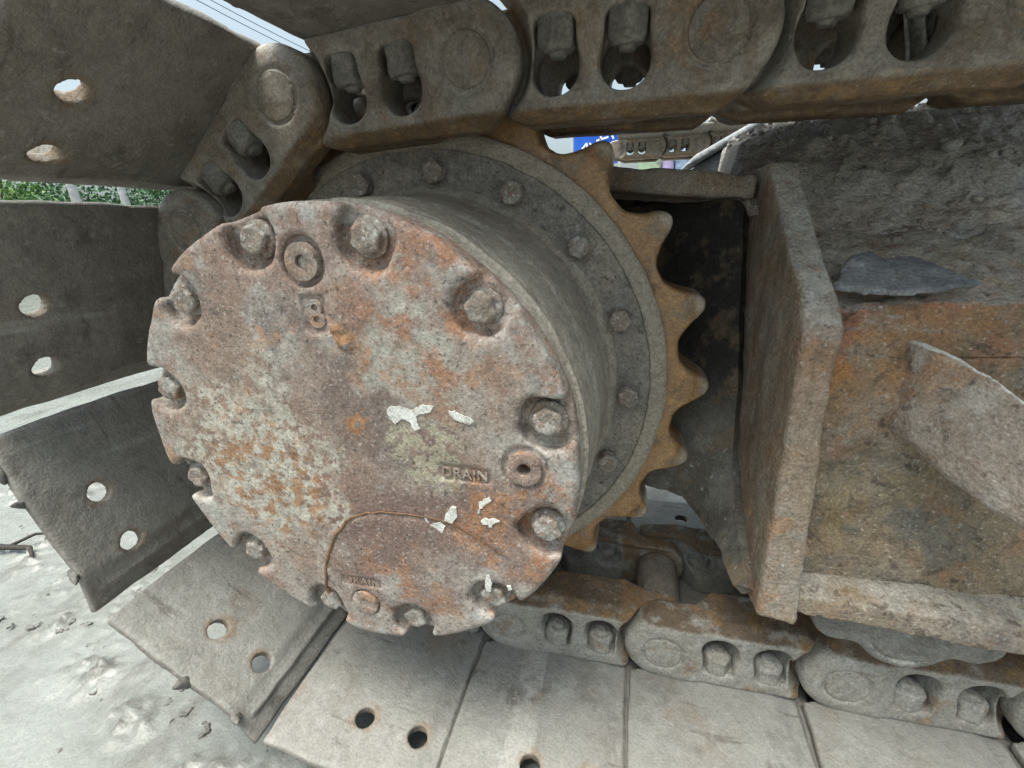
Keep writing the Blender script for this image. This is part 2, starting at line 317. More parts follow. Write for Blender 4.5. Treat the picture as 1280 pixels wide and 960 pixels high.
m_bracket = mat('pale_rusted_bracket_steel', (0.32, 0.27, 0.23), [Ly((0.25, 0.19, 0.145), 14, 0.46, 0.60, 0.8), Ly((0.36, 0.20, 0.10), 18, 0.50, 0.62, 0.75, m=[('x', 0.495, 0.465, 0.02)]), Ly((0.40, 0.365, 0.33), 24, 0.48, 0.62, 0.7), Ly((0.62, 0.60, 0.56), 16, 0.25, 0.48, 0.9, m=[('up', 0.4, 0.8)]), Ly((0.52, 0.49, 0.44), 240, 0.60, 0.70, 0.6, 3), Ly((0.10, 0.08, 0.07), 80, 0.58, 0.67, 0.65, 5)], rough=(0.6, 0.85), bump=[(50, 0.004, 6), (210, 0.0018, 4)], rnd_off=False, grain=0.5)
m_plate = mat('rusty_plate_steel', (0.27, 0.205, 0.15), [Ly((0.32, 0.22, 0.18), 20, 0.44, 0.58, 0.7, m=[('y', -0.10, -0.13, 0.02), ('z', 0.0, 0.06, 0.05)]), 
    Ly((0.29, 0.26, 0.22), 16, 0.44, 0.6, 0.8), Ly((0.29, 0.165, 0.09), 22, 0.54, 0.66, 0.65), Ly((0.17, 0.125, 0.09), 30, 0.5, 0.64, 0.6, st=(1, 1, 0.3)),
    Ly((0.42, 0.40, 0.36), 30, 0.36, 0.56, 0.8, m=[('up', 0.35, 0.8)]),
    Ly((0.46, 0.44, 0.40), 200, 0.62, 0.70, 0.7, 3), Ly((0.08, 0.065, 0.055), 150, 0.6, 0.7, 0.6, 3)],
    rough=(0.65, 0.9), bump=[(80, 0.0030, 5), (260, 0.0016, 3)], rnd_off=False, grain=0.5)
m_web = mat('shade_black_web_steel', (0.035, 0.032, 0.028), [Ly((0.125, 0.115, 0.10), 14, 0.2, 0.4, 1.0, m=[('z', 0.01, -0.07, 0.05)]), Ly((0.22, 0.21, 0.19), 14, 0.42, 0.6, 0.85, m=[('z', -0.03, -0.12, 0.05)]), Ly((0.19, 0.135, 0.085), 24, 0.52, 0.64, 0.6), Ly((0.42, 0.42, 0.40), 60, 0.62, 0.70, 0.8, m=[('z', -0.05, -0.10)])], bump=[(90, 0.002, 4)], rnd_off=False)  # near-black upper tone stands for deep shade; rust and grey are the steel
m_dirt = mat('packed_dry_dirt', (0.45, 0.41, 0.365), [Ly((0.52, 0.49, 0.45), 8, 0.42, 0.6, 0.8), Ly((0.26, 0.245, 0.225), 60, 0.5, 0.66, 0.6), Ly((0.33, 0.245, 0.175), 10, 0.42, 0.6, 0.75, m=[('z', 0.20, 0.15, 0.04)]), Ly((0.55, 0.53, 0.50), 25, 0.30, 0.6, 0.8, m=[('z', 0.205, 0.26, 0.03)]), Ly((0.45, 0.43, 0.40), 180, 0.62, 0.7, 0.6, 3)], rough=(0.85, 1.0), bump=[(70, 0.005, 6), (220, 0.004, 4)], spec=0.1, rnd_off=False)  # paler toward the crest: brightness from behind painted into the dirt colour
m_stone = mat('pale_stone', (0.34, 0.34, 0.33), [Ly((0.22, 0.22, 0.22), 60, 0.5, 0.62, 0.7)], bump=[(150, 0.001, 3)])
m_scrap = mat('dark_slate_scrap', (0.13, 0.135, 0.143), [Ly((0.22, 0.22, 0.225), 25, 0.42, 0.62, 0.8), Ly((0.40, 0.39, 0.38), 45, 0.56, 0.70, 0.7), Ly((0.22, 0.15, 0.11), 30, 0.62, 0.72, 0.5)], rough=(0.5, 0.8), bump=[(60, 0.002, 4), (260, 0.001, 3)])
m_white = mat('chipped_white_paint', (0.55, 0.545, 0.51), [Ly((0.36, 0.33, 0.28), 120, 0.50, 0.64, 0.7), Ly((0.2, 0.16, 0.13), 260, 0.60, 0.68, 0.8)], bump=[(150, 0.0006, 3)])
m_streak = mat('orange_rust_bead', (0.17, 0.095, 0.05), [Ly((0.10, 0.07, 0.055), 40, 0.48, 0.62, 0.8)], bump=[(200, 0.0006, 3)])
m_greyleg = mat('pale_grey_painted_steel', (0.26, 0.28, 0.29), [Ly((0.25, 0.26, 0.265), 14, 0.46, 0.62, 0.6), Ly((0.5, 0.5, 0.49), 50, 0.55, 0.68, 0.5)], bump=[(90, 0.0008, 4)])
m_mud = mat('wet_grey_mud', (0.215, 0.224, 0.21), [Ly((0.165, 0.17, 0.155), 3.0, 0.45, 0.6, 0.8), Ly((0.125, 0.12, 0.108), 11, 0.52, 0.64, 0.7, st=(1, 0.35, 1)), Ly((0.22, 0.23, 0.218), 14, 0.52, 0.66, 0.5, st=(0.4, 1, 1)), Ly((0.15, 0.145, 0.13), 45, 0.60, 0.70, 0.5, st=(1, 0.4, 1)), Ly((0.105, 0.10, 0.09), 30, 0.3, 0.6, 0.85, m=[('z', -0.407, -0.397, 0.003)])], rough=(0.16, 0.38), bump=[(26, 0.0022, 7), (110, 0.0012, 5)], spec=0.45, rnd_off=False, grain=0.22)
m_clod = mat('mud_clod', (0.125, 0.12, 0.11), [Ly((0.18, 0.178, 0.165), 60, 0.45, 0.6, 0.7)], rough=(0.5, 0.8), bump=[(120, 0.002, 4)])
m_twig = mat('dark_wet_twig', (0.04, 0.035, 0.03), [])
m_leaf = mat('bush_leaf', (0.085, 0.19, 0.045), [Ly((0.17, 0.29, 0.06), 3, 0.45, 0.6, 0.8)], rough=(0.4, 0.6))
m_leaf2 = mat('bluish_bush_leaf', (0.06, 0.14, 0.065), [Ly((0.11, 0.21, 0.10), 3, 0.45, 0.6, 0.8)], rough=(0.4, 0.6))
m_stem = mat('bush_stem', (0.12, 0.09, 0.06))
m_post = mat('pale_concrete_post', (0.52, 0.53, 0.54), [Ly((0.4, 0.4, 0.4), 6, 0.5, 0.65, 0.6)])
m_wire = mat('cable_black', (0.03, 0.03, 0.035))
m_blue = mat('blue_banner_cloth', (0.02, 0.10, 0.50), [Ly((0.03, 0.14, 0.60), 3, 0.45, 0.6, 0.6)])
m_letter = mat('white_print', (0.8, 0.8, 0.8))
def plain(name, c): return mat(name, c, [Ly(tuple(x * 0.75 for x in c), 2, 0.48, 0.64, 0.6)])

# ------------------------------------------------------------------ ground
def spread(lo, hi, h, far):
    a = np.arange(lo, hi, h); k = np.geomspace(h, far, 60)
    return np.concatenate([(lo - k)[::-1], a, hi + k])
CLUMPS = [(-0.67, -0.17, 0.16, 0.07), (-0.50, -0.22, 0.12, 0.06), (-0.40, -0.27, 0.10, 0.05), (-0.25, -0.29, 0.12, 0.045), (-0.90, -0.06, 0.20, 0.07), (-1.3, 0.1, 0.4, 0.12), (-0.62, -0.05, 0.3, 0.05), (-0.17, -0.33, 0.09, 0.04)]
def ground_fn(U, V):
    x, y = U, V
    r = np.sqrt((x + 0.4) ** 2 + (y + 0.1) ** 2); k = np.exp(-(r / 3.0) ** 2)
    m = 0
    for cx, cy, sx, sy in CLUMPS: m = mx(m, np.exp(-((x - cx) / sx) ** 2 - ((y - cy) / sy) ** 2))
    m = np.clip(m * 1.5 + fbm(x, y, 3, 12, 3) * 1.2 - 0.52, 0, 1)
    lump = 0.004 + mx(0.16 - np.abs(fbm(x + 0.02 * vnoise(x * 30, y * 30, 9), y, 1.0, 34, 4)), 0) * 0.11 * np.clip(fbm(x, y, 8.0, 16, 3) * 2.4 + 0.5, 0, 1) + mx(fbm(x, y * 1.3, 6.0, 85, 3), 0) * 0.012
    streak = fbm(x * 0.35 + y * 0.5, y * 1.6, 2.0, 16, 4) * 0.0035
    z = -0.412 + k * (fbm(x, y, 0, 2.0, 2) * 0.010 + lump * m + streak * (1 - m))
    return x, y, z
g_me = sheet('ground', ground_fn, spread(-1.7, 0.9, 0.0052, 300), spread(-0.62, 0.62, 0.0052, 300), m_mud)
g = bpy.data.objects.new('ground', g_me); COL.objects.link(g); g['kind'] = 'structure'

# ------------------------------------------------------------------ track segments (near track)
P = 0.197
HW = 0.285
def shoe_fn(X, Y, Z):
    n = fbm(X, Y, Z, 25, 3) * 0.0022
    Yn = Y + fbm(X, Y, Z, 18, 2) * 0.004; Xn = X + fbm(X + 4, Y, Z, 18, 2) * 0.003
    lip = mx(np.sqrt((Xn - 0.140) ** 2 + 0.00002) + (Xn - 0.140), 0) / 2; dip = 0.42 * lip
    mid = -0.046 - dip + np.clip((-0.005 - Xn) / 0.03, 0, 1) ** 2 * 0.000
    notch = 0.024 * np.clip((0.096 - np.abs(Yn)) / 0.008, 0, 1)
    du = mx(Xn - 0.186, -0.027 + notch - Xn); dy = np.abs(Yn) - HW
    d2 = mx(du, dy)
    d = ext(d2, np.abs(Z - mid) - 0.006, 0.003)
    for gu in (0.014, 0.100, 0.158):
        gd = ext(mx(np.abs(X - gu) - (0.007 + np.clip((Z + 0.052) * 0.12, -0.004, 0.004)), dy + 0.014), mx(Z + 0.046, -0.078 - Z), 0.003)
        d = smin(d, gd, 0.003)
    for hu in (0.0675, 0.1335):
        for s in (-1, 1):
            d = mx(d, -(np.sqrt((X - hu) ** 2 + (Y - s * 0.230) ** 2) - 0.0105))
    return d + n
shoe_me = sdmesh('shoe', (-0.045, -0.300, -0.088), (0.200, 0.300, -0.030), 0.0026, shoe_fn, m_shoe)

WIN = ((0.066, 0.0195), (0.1225, 0.0195))
def link_fn(X, Y, Z):
    n = fbm(X, Y, Z, 30, 3) * 0.0016
    rail = poly2(X, Z, [(-0.030, 0.018), (-0.024, 0.038), (-0.008, 0.051), (0.150, 0.051), (0.178, 0.038), (0.20, 0.02), (0.205, -0.02), (0.185, -0.036), (0.15, -0.0405), (0.03, -0.041), (-0.01, -0.03)])
    b0 = np.sqrt(X ** 2 + Z ** 2) - 0.0450
    b1 = np.sqrt((X - P) ** 2 + Z ** 2) - 0.040
    prof = smin(smin(rail, b0, 0.012), b1, 0.012)
    t = np.clip((0.0600 - np.sqrt((X - P) ** 2 + Z ** 2)) / 0.014, 0, 1); t = mx(t, np.clip((X - 0.165) / 0.02, 0, 1)); t = t * t * (3 - 2 * t)
    outer = -0.101 + 0.029 * t                                # outboard face steps inwards at the bushing end
    t2 = np.clip((X - 0.035) / 0.03, 0, 1); t2 = t2 * t2 * (3 - 2 * t2)
    inner = -0.074 + 0.026 * t2
    # the strut between the bosses is dished, the rail carries a wide chamfer
    dish = 0.0025 * np.clip((X - 0.036) / 0.012, 0, 1) * np.clip((0.165 - X) / 0.012, 0, 1)
    cham = np.clip((Z - 0.0395) / 0.009, 0, 1) * 0.010
    inner = inner + np.clip((Z - 0.03) / 0.012, 0, 1) * 0.010
    dome = 0.007 * np.clip((np.sqrt(X ** 2 + Z ** 2) - 0.030) / 0.018, 0, 1) ** 2 * np.clip((0.02 - X) / 0.02, 0, 1)      # the pin boss is rounded off
    w = mx((outer + dish + cham + dome) - Y, Y - inner)
    d = ext(prof, w, 0.0045)
    for (wx, hw) in WIN:
        bx = box2(X, Z, wx, 0.0105, hw, 0.0205, 0.0185)
        d = smax(d, -bx, 0.005)
        d = smax(d, -mx(box2(X, Z, wx, -0.009, 0.0172, 0.0140, 0.007), Y + 0.0785), 0.004)
    d = mx(d, -mx(np.abs(np.sqrt(X ** 2 + Z ** 2) - 0.0228) - 0.0015, np.abs(Y + 0.101) - 0.0032))
    return d + n
def far_fn(X, Y, Z): return link_fn(X, -Y, Z)
link_me = sdmesh('link', (-0.055, -0.112, -0.052), (0.248, -0.030, 0.066), 0.0021, link_fn, m_link)
link_far_me = sdmesh('link', (-0.055, 0.030, -0.052), (0.248, 0.112, 0.066), 0.0032, far_fn, m_link)
pin_me = lathe('pin', [(0.0005, -0.1012), (0.0205, -0.1012), (0.0212, -0.1002), (0.0212, 0.1002), (0.0205, 0.1012), (0.0005, 0.1012)], m_pin, 48, 0.0003)
bush_me = lathe('bushing', [(0.021, -0.047), (0.0285, -0.047), (0.0295, -0.045), (0.0295, 0.045), (0.0285, 0.047), (0.021, 0.047)], m_pin, 48, 0.0003)
def nut_fn(X, Y, Z):
    d2 = None
    for k in range(3):
        a = k * math.pi / 3 + 0.52; q = np.abs(X * math.cos(a) + Y * math.sin(a)) - 0.0152
        d2 = q if d2 is None else mx(d2, q)
    d = ext(d2, np.abs(Z) - 0.0125, 0.0025)
    d = mx(d, np.sqrt(X ** 2 + Y ** 2) + mx(Z - 0.006, 0) * 0.8 - 0.0180)
    d = smin(d, ext(np.sqrt(X ** 2 + Y ** 2) - 0.0072, np.abs(Z - 0.010) - 0.0065, 0.002), 0.002)
    return d + fbm(X, Y, Z, 90, 2) * 0.0016
nut_me = sdmesh('nut', (-0.025, -0.022, -0.032), (0.025, 0.022, 0.036), 0.0016, nut_fn, m_nut)

def rock(name, sx, sy, sz, seed, mt, h=None, amp=0.25):
    h = h or max(sx, sy, sz) / 9
    def fn(X, Y, Z):
        d = (np.sqrt((X / sx) ** 2 + (Y / sy) ** 2 + (Z / sz) ** 2) - 1) * min(sx, sy, sz)
        return d + fbm(X + seed, Y, Z, 0.9 / max(sx, sy, sz), 3) * amp * max(sx, sy, sz)
    e = 1.4; return sdmesh(name, (-sx*e, -sy*e, -sz*e), (sx*e, sy*e, sz*e), h, fn, mt)
# frayed rag caught inside a link window of the top run
def rag_fn(U, V):
    return U + 0.10 * V * 0 - V * 0.25, -0.045 + 0.006 * np.sin(U * 520) + 0.004 * vnoise(U * 200, V * 60, 1), V + 0.006 * vnoise(U * 300, 0 * V, 4)
rg = sheet('frayed_rag', rag_fn, np.linspace(-0.016, 0.014, 46), np.linspace(-0.024, 0.024, 20), mat('pale_frayed_cloth', (0.50, 0.48, 0.45), [Ly((0.25, 0.23, 0.20), 60, 0.48, 0.62, 0.8, st=(1, 1, 0.15))], bump=[(200, 0.001, 3)]), 0.0012)
solo('frayed_rag', rg, 'pale frayed rag hanging inside a link window at the upper right', 'rag', None, (0.442, 0.0, 0.300))

# packed dirt on the frame top
DY = [-0.075, -0.04, 0.0, 0.03, 0.06, 0.10, 0.15, 0.20, 0.26, 0.32]
DZ = [0.095, 0.112, 0.128, 0.150, 0.182, 0.226, 0.262, 0.279, 0.288, 0.290]
def dirt_fn(U, V):
    x = U; y = V
    z = np.interp(y + vnoise(x * 8, y * 8, 0) * 0.02, DY, DZ)
    e = np.clip((x - 0.338 - 0.06 * np.clip(y, 0, 0.3) + 0.012 * vnoise(x * 40, y * 40, 2)) / 0.012, 0, 1)        # blunt left end
    r = np.clip((x - 0.338) / 0.10, 0, 1)
    z = z - 0.028 * (1 - r) * np.clip((y - 0.05) / 0.1, 0, 1)
    hgt = np.clip((y - 0.0) / 0.08, 0, 1)
    z = z + fbm(x, y, 0, 14, 3) * 0.010 * (0.4 + hgt) + mx(fbm(x + 0.03 * vnoise(x * 20, y * 20, 1), y, 3, 48, 4) - 0.08, 0) * 0.016 * (0.5 + hgt) + fbm(x, y, 7, 150, 3) * 0.004
    low = np.where(x < 0.372, 0.19, 0.08)
    z = low + (z - low) * e
    return x, y, z
dm = sheet('dirt_layer', dirt_fn, np.linspace(0.330, 1.30, 430), np.linspace(0.052, 0.34, 130), m_dirt)
def dirt2_fn(U, V):
    x, y, z = dirt_fn(U, V); edge = np.clip((V + 0.075) / 0.05, 0, 1)
    return x, y, z - 0.012 * (1 - edge) + mx(fbm(x, y, 5, 45, 3), 0) * 0.006
dm2 = sheet('dirt_layer', dirt2_fn, np.linspace(0.393, 1.30, 330), np.linspace(-0.075, 0.054, 90), m_dirt)
def both(a, b):
    va = np.array([v.co[:] for v in a.vertices]); fa_ = np.array([p.vertices[:] for p in a.polygons])
    vb = np.array([v.co[:] for v in b.vertices]); fb_ = np.array([p.vertices[:] for p in b.polygons])
    cr = rock('crumb', 0.004, 0.0034, 0.0028, 2, m_dirt, 0.0016, 0.6)
    cv = np.array([v.co[:] for v in cr.vertices]); cf = np.array([p.vertices[:] for p in cr.polygons])
    V = [va, vb]; F = [fa_, fb_ + len(va)]; n0 = len(va) + len(vb); rs = np.random.RandomState(9); allv = np.concatenate([va, vb])
    top = allv[(allv[:, 0] > 0.36) & (allv[:, 0] < 0.95)]
    for i in range(700):
        p = top[rs.randint(len(top))]; q = cv * rs.uniform(0.25, 1.0) ** 2.0 * 1.5; a = rs.uniform(0, 6.28)
        q = np.stack([q[:, 0] * math.cos(a) - q[:, 1] * math.sin(a), q[:, 0] * math.sin(a) + q[:, 1] * math.cos(a), q[:, 2]], 1) + p + (0, 0, 0.0008)
        V.append(q); F.append(cf + n0); n0 += len(cv)
    return npmesh('dirt_layer', np.concatenate(V), np.concatenate(F), m_dirt)
dl = bpy.data.objects.new('dirt_layer', both(dm, dm2)); COL.objects.link(dl); dl['kind'] = 'stuff'; dl['label'] = 'grey packed dirt heaped along the top of the rusty side beam'; dl['category'] = 'dirt'

clumps = [rock('mud_clump', 0.016, 0.006, 0.008, q, m_clod, 0.0016, 0.42) for q in (1, 5, 9)]
ring_mud = [(), ((0.01, 0.9), (0.045, 0.7), (0.135, 1.0)), ((0.05, 0.8), (0.085, 1.1), (0.15, 1.2)), ((0.05, 1.1), (0.12, 0.7))]
SEG_GROUP = 'hinged segments of the near track'
def segment(out, inn, label, group=SEG_GROUP, name='track_segment', yoff=0.0, lod=False, sx=0.0, dusty=False, roll=0.0, mud=(), sy=0.0):
    ox, oz = out; ix, iz = inn
    ang = -math.atan2(iz - oz, ix - ox)
    t = thing(name, label, 'track segment', group, (ox, yoff, oz), (0, ang, 0))
    part('shoe', shoe_me, t, (sx, sy, 0))
    part('link', link_me, t); part('link', link_far_me, t)
    part('pin', pin_me, t)
    part('bushing', bush_me, t, (P, 0, 0))
    if not lod:
        for y in (-0.080, 0.080):
            for (wx, hw) in WIN:
                part('nut', nut_me, t, (wx - 0.001, y + 0.0025 * np.sign(y), -0.0125), (rnd.uniform(-0.05, 0.05), rnd.uniform(-0.05, 0.05), rnd.uniform(-0.5, 0.5)))
    for i, (mu, ms) in enumerate(mud):
        part('mud_clump', clumps[i % 3], t, (mu + sx, -HW - 0.001, -0.047), (0.3 * i, 0.5 * i, 1.1 * i), None, (ms, ms * 0.7, ms * 0.6))
    if roll:      # the slack top run leans a little, turning about its outboard pin face
        t.matrix_world = Matrix.Translation((0, -0.10, oz)) @ Matrix.Rotation(R(roll), 4, 'X') @ Matrix.Translation((0, 0.10, -oz)) @ (Matrix.Translation((ox, yoff, oz)) @ Matrix.Rotation(ang, 4, 'Y'))
    if dusty:
        for c in t.children:
            if c.name.split('.')[0] in ('link', 'pin', 'nut'):
                c.material_slots[0].link = 'OBJECT'; c.material_slots[0].material = m_link_dusty
    return t
def pc(deg): return (0.3223 * math.cos(R(deg)), 0.3223 * math.sin(R(deg)))
B0 = (0.0891, -0.3299)
ring = [pc(73.7), pc(109), pc(144), pc(179), pc(214.5), pc(250), B0]
ring_labels = ['track segment arching over the sprocket top, its shoe cut off by the photo edge',
    'track segment at upper left whose shoe shows sky through two bolt holes',
    'track segment whose upright shoe stands left of the round cover, below the hedge slot',
    'track segment left of the round cover, second shoe up from its lower left rim',
    'track segment at lower left, its two holes above the lit strip of mud',
    'track segment under the round cover with two dark bolt holes in its grey shoe']
for a, b, l, sx, sy in zip(ring[:-1], ring[1:], ring_labels, (0.004, 0.010, 0.011, 0.010, 0.006, 0.0), (0.008, 0.011, 0.005, 0.0, -0.003, -0.005)): segment(a, b, l, sx=sx, sy=sy, roll=2.5 if l is ring_labels[0] else 0, mud=ring_mud[l == ring_labels[3] and 1 or l == ring_labels[4] and 2 or l == ring_labels[5] and 3 or 0])
bl = ['dusty track segment lying flat right below the lower right bolts of the round cover',
      'dusty track segment lying flat below the lower corner of the rusty end plate',
      'dusty track segment lying flat under the track roller',
      'dusty track segment cut off by the lower right corner of the photo',
      'track segment on the ground just beyond the lower right corner']
for k, l in enumerate(bl):
    segment((B0[0] + k * P, B0[1]), (B0[0] + (k + 1) * P, B0[1]), l, sx=-0.011, dusty=True)
tp = [ring[0], (0.281, 0.3045)]
dx, dz = tp[1][0] - tp[0][0], tp[1][1] - tp[0][1]; q = P / math.hypot(dx, dz); dx *= q; dz *= q
tl = ['rusty top-run track segment passing over the sprocket teeth and the top plate',
      'rusty track segment of the top run above the dirt heap at the upper right',
      'track segment of the top run just beyond the right edge of the photo']
for k, l in enumerate(tl):
    segment((tp[0][0] + dx * (k + 1), tp[0][1] + dz * (k + 1)), (tp[0][0] + dx * k, tp[0][1] + dz * k), l, roll=4.5)

# ------------------------------------------------------------------ final drive: cover, drum, flange, sprocket
fd = thing('final_drive', 'rusty round final drive with scalloped bolted cover and toothed sprocket', 'final drive')
PB, RB = 1.7989, 0.1815
YC = -0.2414
BA = [PB - k * math.pi / 6 for k in range(12)]
plugs = [(0.001, 0.160), (0.159, 0.004), (-0.007, -0.161)]
def cover_fn(X, Y, Z):
    r = np.sqrt(X ** 2 + Z ** 2)
    wob = vnoise(X * 9, 0, Z * 9) * 0.0020 + fbm(X, Y, Z, 45, 3) * 0.0012
    rr = r + vnoise(X * 14, Y * 14, Z * 14) * 0.004
    d = ext(rr - 0.2014, mx(YC - Y, Y + 0.212), 0.006)
    for a in BA:
        bx, bz = RB * math.cos(a), RB * math.sin(a)
        ox, oz = 0.206 * math.cos(a), 0.206 * math.sin(a)
        e = (ox - bx, oz - bz); L2 = e[0] ** 2 + e[1] ** 2
        t = np.clip(((X - bx) * e[0] + (Z - bz) * e[1]) / L2, 0, 1)
        nz_ = fbm(X + a, Y, Z, 50, 3) * 0.0055
        ds = mn(np.sqrt((X - bx) ** 2 + (Z - bz) ** 2) - 0.0225, np.sqrt((X - bx - e[0] * t) ** 2 + (Z - bz - e[1] * t) ** 2) - 0.0165) + nz_
        d = smax(d, -mx(ds, Y - (YC + 0.0135) + nz_ * 1.3), 0.006)
    for i, (px, pz) in enumerate(plugs):
        pr = np.sqrt((X - px) ** 2 + (Z - pz) ** 2)
        if i == 0: d = smax(d, -mx(pr - 0.0185, Y - (YC + 0.006)), 0.003)
        if i == 1: d = smax(d, -mx(pr - 0.0048, Y - (YC + 0.016)), 0.0015)
        if i == 1: d = smax(d, -mx(np.abs(pr - 0.0155) - 0.002, Y - (YC + 0.003)), 0.002)
        else: d = smax(d, -mx(np.abs(pr - 0.0135) - 0.0028, Y - (YC + 0.004)), 0.002)
    # recessed strips that carry the lettering
    d = smax(d, -mx(box2(X, Z, -0.006, -0.1355, 0.024, 0.0068, 0.002) , Y - (YC + 0.0016)), 0.0015)
    d = smax(d, -mx(box2(X, Z, 0.110, -0.0065, 0.022, 0.0068, 0.002), Y - (YC + 0.0022)), 0.0015)
    d = smax(d, -mx(box2(X, Z, 0.004, 0.121, 0.011, 0.015, 0.003), Y - (YC + 0.0022)), 0.002)
    # crusty lump of scale
    d = d - 0.003 * np.exp(-(((X - 0.022) / 0.008) ** 2 + ((Z - 0.105) / 0.018) ** 2)) * (1 + fbm(X, Y, Z, 150, 2) * 2)
    # raised half-moon pad
    e = np.sqrt(((X - 0.045) / 1.15) ** 2 + (Z + 0.140) ** 2) - 0.088
    d = d - 0.0012 * np.clip(-e / 0.003, 0, 1)
    return d - wob
cover_me = sdmesh('end_cover', (-0.212, -0.252, -0.212), (0.212, -0.208, 0.212), 0.0018, cover_fn, m_cover)
part('end_cover', cover_me, fd)
def hexd(X, Z, r):
    d = None
    for k in range(3):
        a = k * math.pi / 3; q = np.abs(X * math.cos(a) + Z * math.sin(a)) - r
        d = q if d is None else mx(d, q)
    return d
def bolt_fn(seed, hr, hh, wr, n):
    def fn(X, Y, Z):
        d = ext(hexd(X, Z, hr), mx(-Y, Y - hh), 0.0022)
        d = mx(d, np.sqrt(X ** 2 + Z ** 2) - hr * 1.10)
        d = smin(d, ext(np.sqrt(X ** 2 + Z ** 2) - wr, mx(-Y, Y - 0.005), 0.002), 0.002)
        return d + fbm(X + seed, Y, Z, 110, 3) * n
    return fn
bolts = [sdmesh('cover_bolt', (-0.022, -0.004, -0.022), (0.022, 0.022, 0.022), 0.0011, bolt_fn(s, 0.0106, 0.0118, 0.0145, 0.0022), m_bolt) for s in (0, 3, 8)]
for k, a in enumerate(BA):
    part('cover_bolt', bolts[k % 3], fd, (RB * math.cos(a), YC + 0.0145, RB * math.sin(a)), (math.pi, rnd.uniform(0, 1), 0))
fbolts = [sdmesh('flange_bolt', (-0.018, -0.004, -0.018), (0.018, 0.020, 0.018), 0.0011, bolt_fn(s, 0.0108, 0.0125, 0.0118, 0.0014), m_bolt) for s in (1, 5)]
fa = [1.8362 - k * 2 * math.pi / 16.6262 for k in range(-1, 8)]
rest = 16 - len(fa); span = 2 * math.pi - (fa[0] - fa[-1])
fa += [fa[-1] - span * (k + 1) / (rest + 1) for k in range(rest)]
for k, a in enumerate(fa):
    part('flange_bolt', fbolts[k % 2], fd, (0.2344 * math.cos(a), -0.0395, 0.2344 * math.sin(a)), (math.pi, rnd.uniform(0, 1), 0))
# plugs
plug_ring = lathe('plug', [(0.0050, 0.004), (0.0050, -0.0070), (0.0085, -0.008), (0.0135, -0.0068), (0.014, 0.0)], m_cover, 40, 0.0009, 120)
sock = lathe('socket', [(0.0003, -0.0045), (0.0045, -0.004), (0.0045, 0)], m_bolt, 16, 0.0006, 200)
for i, (px, pz) in enumerate(plugs):
    pl = part('plug', plug_ring, fd, (px, YC + (0.006 if i == 0 else 0.004), pz))
    if i != 1: part('socket', sock, pl)
# raised lettering in the strips
def text_mesh(body, size, depth, mt):
    cu = bpy.data.curves.new('lettering', 'FONT'); cu.body = body; cu.size = size; cu.extrude = depth; cu.align_x = 'CENTER'; cu.align_y = 'CENTER'
    cu.space_character = 1.1; cu.offset = size * 0.012
    o = bpy.data.objects.new('t', cu); COL.objects.link(o); dg = bpy.context.evaluated_depsgraph_get()
    me = bpy.data.meshes.new_from_object(o.evaluated_get(dg)); bpy.data.objects.remove(o); me.materials.clear(); me.materials.append(mt); me.name = 'lettering'
    return me
drain = text_mesh('DRAIN', 0.0120, 0.0009, m_cover)
part('lettering', drain, fd, (-0.006, YC - 0.0002, -0.1355), (R(90), R(1), 0))
part('lettering', drain, fd, (0.110, YC + 0.0012, -0.0065), (R(90), R(2), 0))
part('lettering', text_mesh('8', 0.030, 0.0012, m_cover), fd, (0.004, YC + 0.0012, 0.121), (R(90), R(-4), 0))
# flakes of white paint
FLAKES = [
    [(0.0499, 0.0462), (0.0529, 0.0498), (0.0648, 0.0505), (0.0714, 0.0474), (0.0813, 0.0525), (0.0914, 0.0519), (0.0886, 0.0472), (0.0754, 0.0430), (0.0756, 0.0360), (0.0773, 0.0313), (0.0723, 0.0298), (0.0698, 0.0368), (0.0632, 0.0399), (0.0564, 0.0347), (0.0511, 0.0392)],
    [(0.1033, 0.0480), (0.1078, 0.0489), (0.1140, 0.0452), (0.1204, 0.0445), (0.1228, 0.0413), (0.1199, 0.0384), (0.1134, 0.0395), (0.1070, 0.0414), (0.1040, 0.0447)],
    [(0.0890, -0.0471), (0.0962, -0.0367), (0.1003, -0.0375), (0.1000, -0.0470), (0.0943, -0.0547), (0.0876, -0.0528)],
    [(0.0737, -0.0590), (0.0831, -0.0548), (0.0877, -0.0584), (0.0843, -0.0660), (0.0767, -0.0657)],
    [(0.1177, -0.0415), (0.1196, -0.0366), (0.1205, -0.0307), (0.1241, -0.0277), (0.1299, -0.0238), (0.1306, -0.0278), (0.1260, -0.0316), (0.1215, -0.0364), (0.1189, -0.0414)],
    [(0.1201, -0.0485), (0.1242, -0.0449), (0.1271, -0.0458), (0.1316, -0.0443), (0.1363, -0.0463), (0.1336, -0.0483), (0.1304, -0.0505), (0.1291, -0.0541), (0.1272, -0.0540), (0.1263, -0.0515), (0.1222, -0.0512)],
    [(0.1206, -0.1038), (0.1232, -0.1019), (0.1250, -0.1121), (0.1229, -0.1232), (0.1192, -0.1224), (0.1185, -0.1148)],
    [(0.1385, -0.1125), (0.1427, -0.1117), (0.1432, -0.1161), (0.1394, -0.1178)],
    [(0.0700, -0.0524), (0.0725, -0.0527), (0.0728, -0.0563), (0.0706, -0.0557)],
]
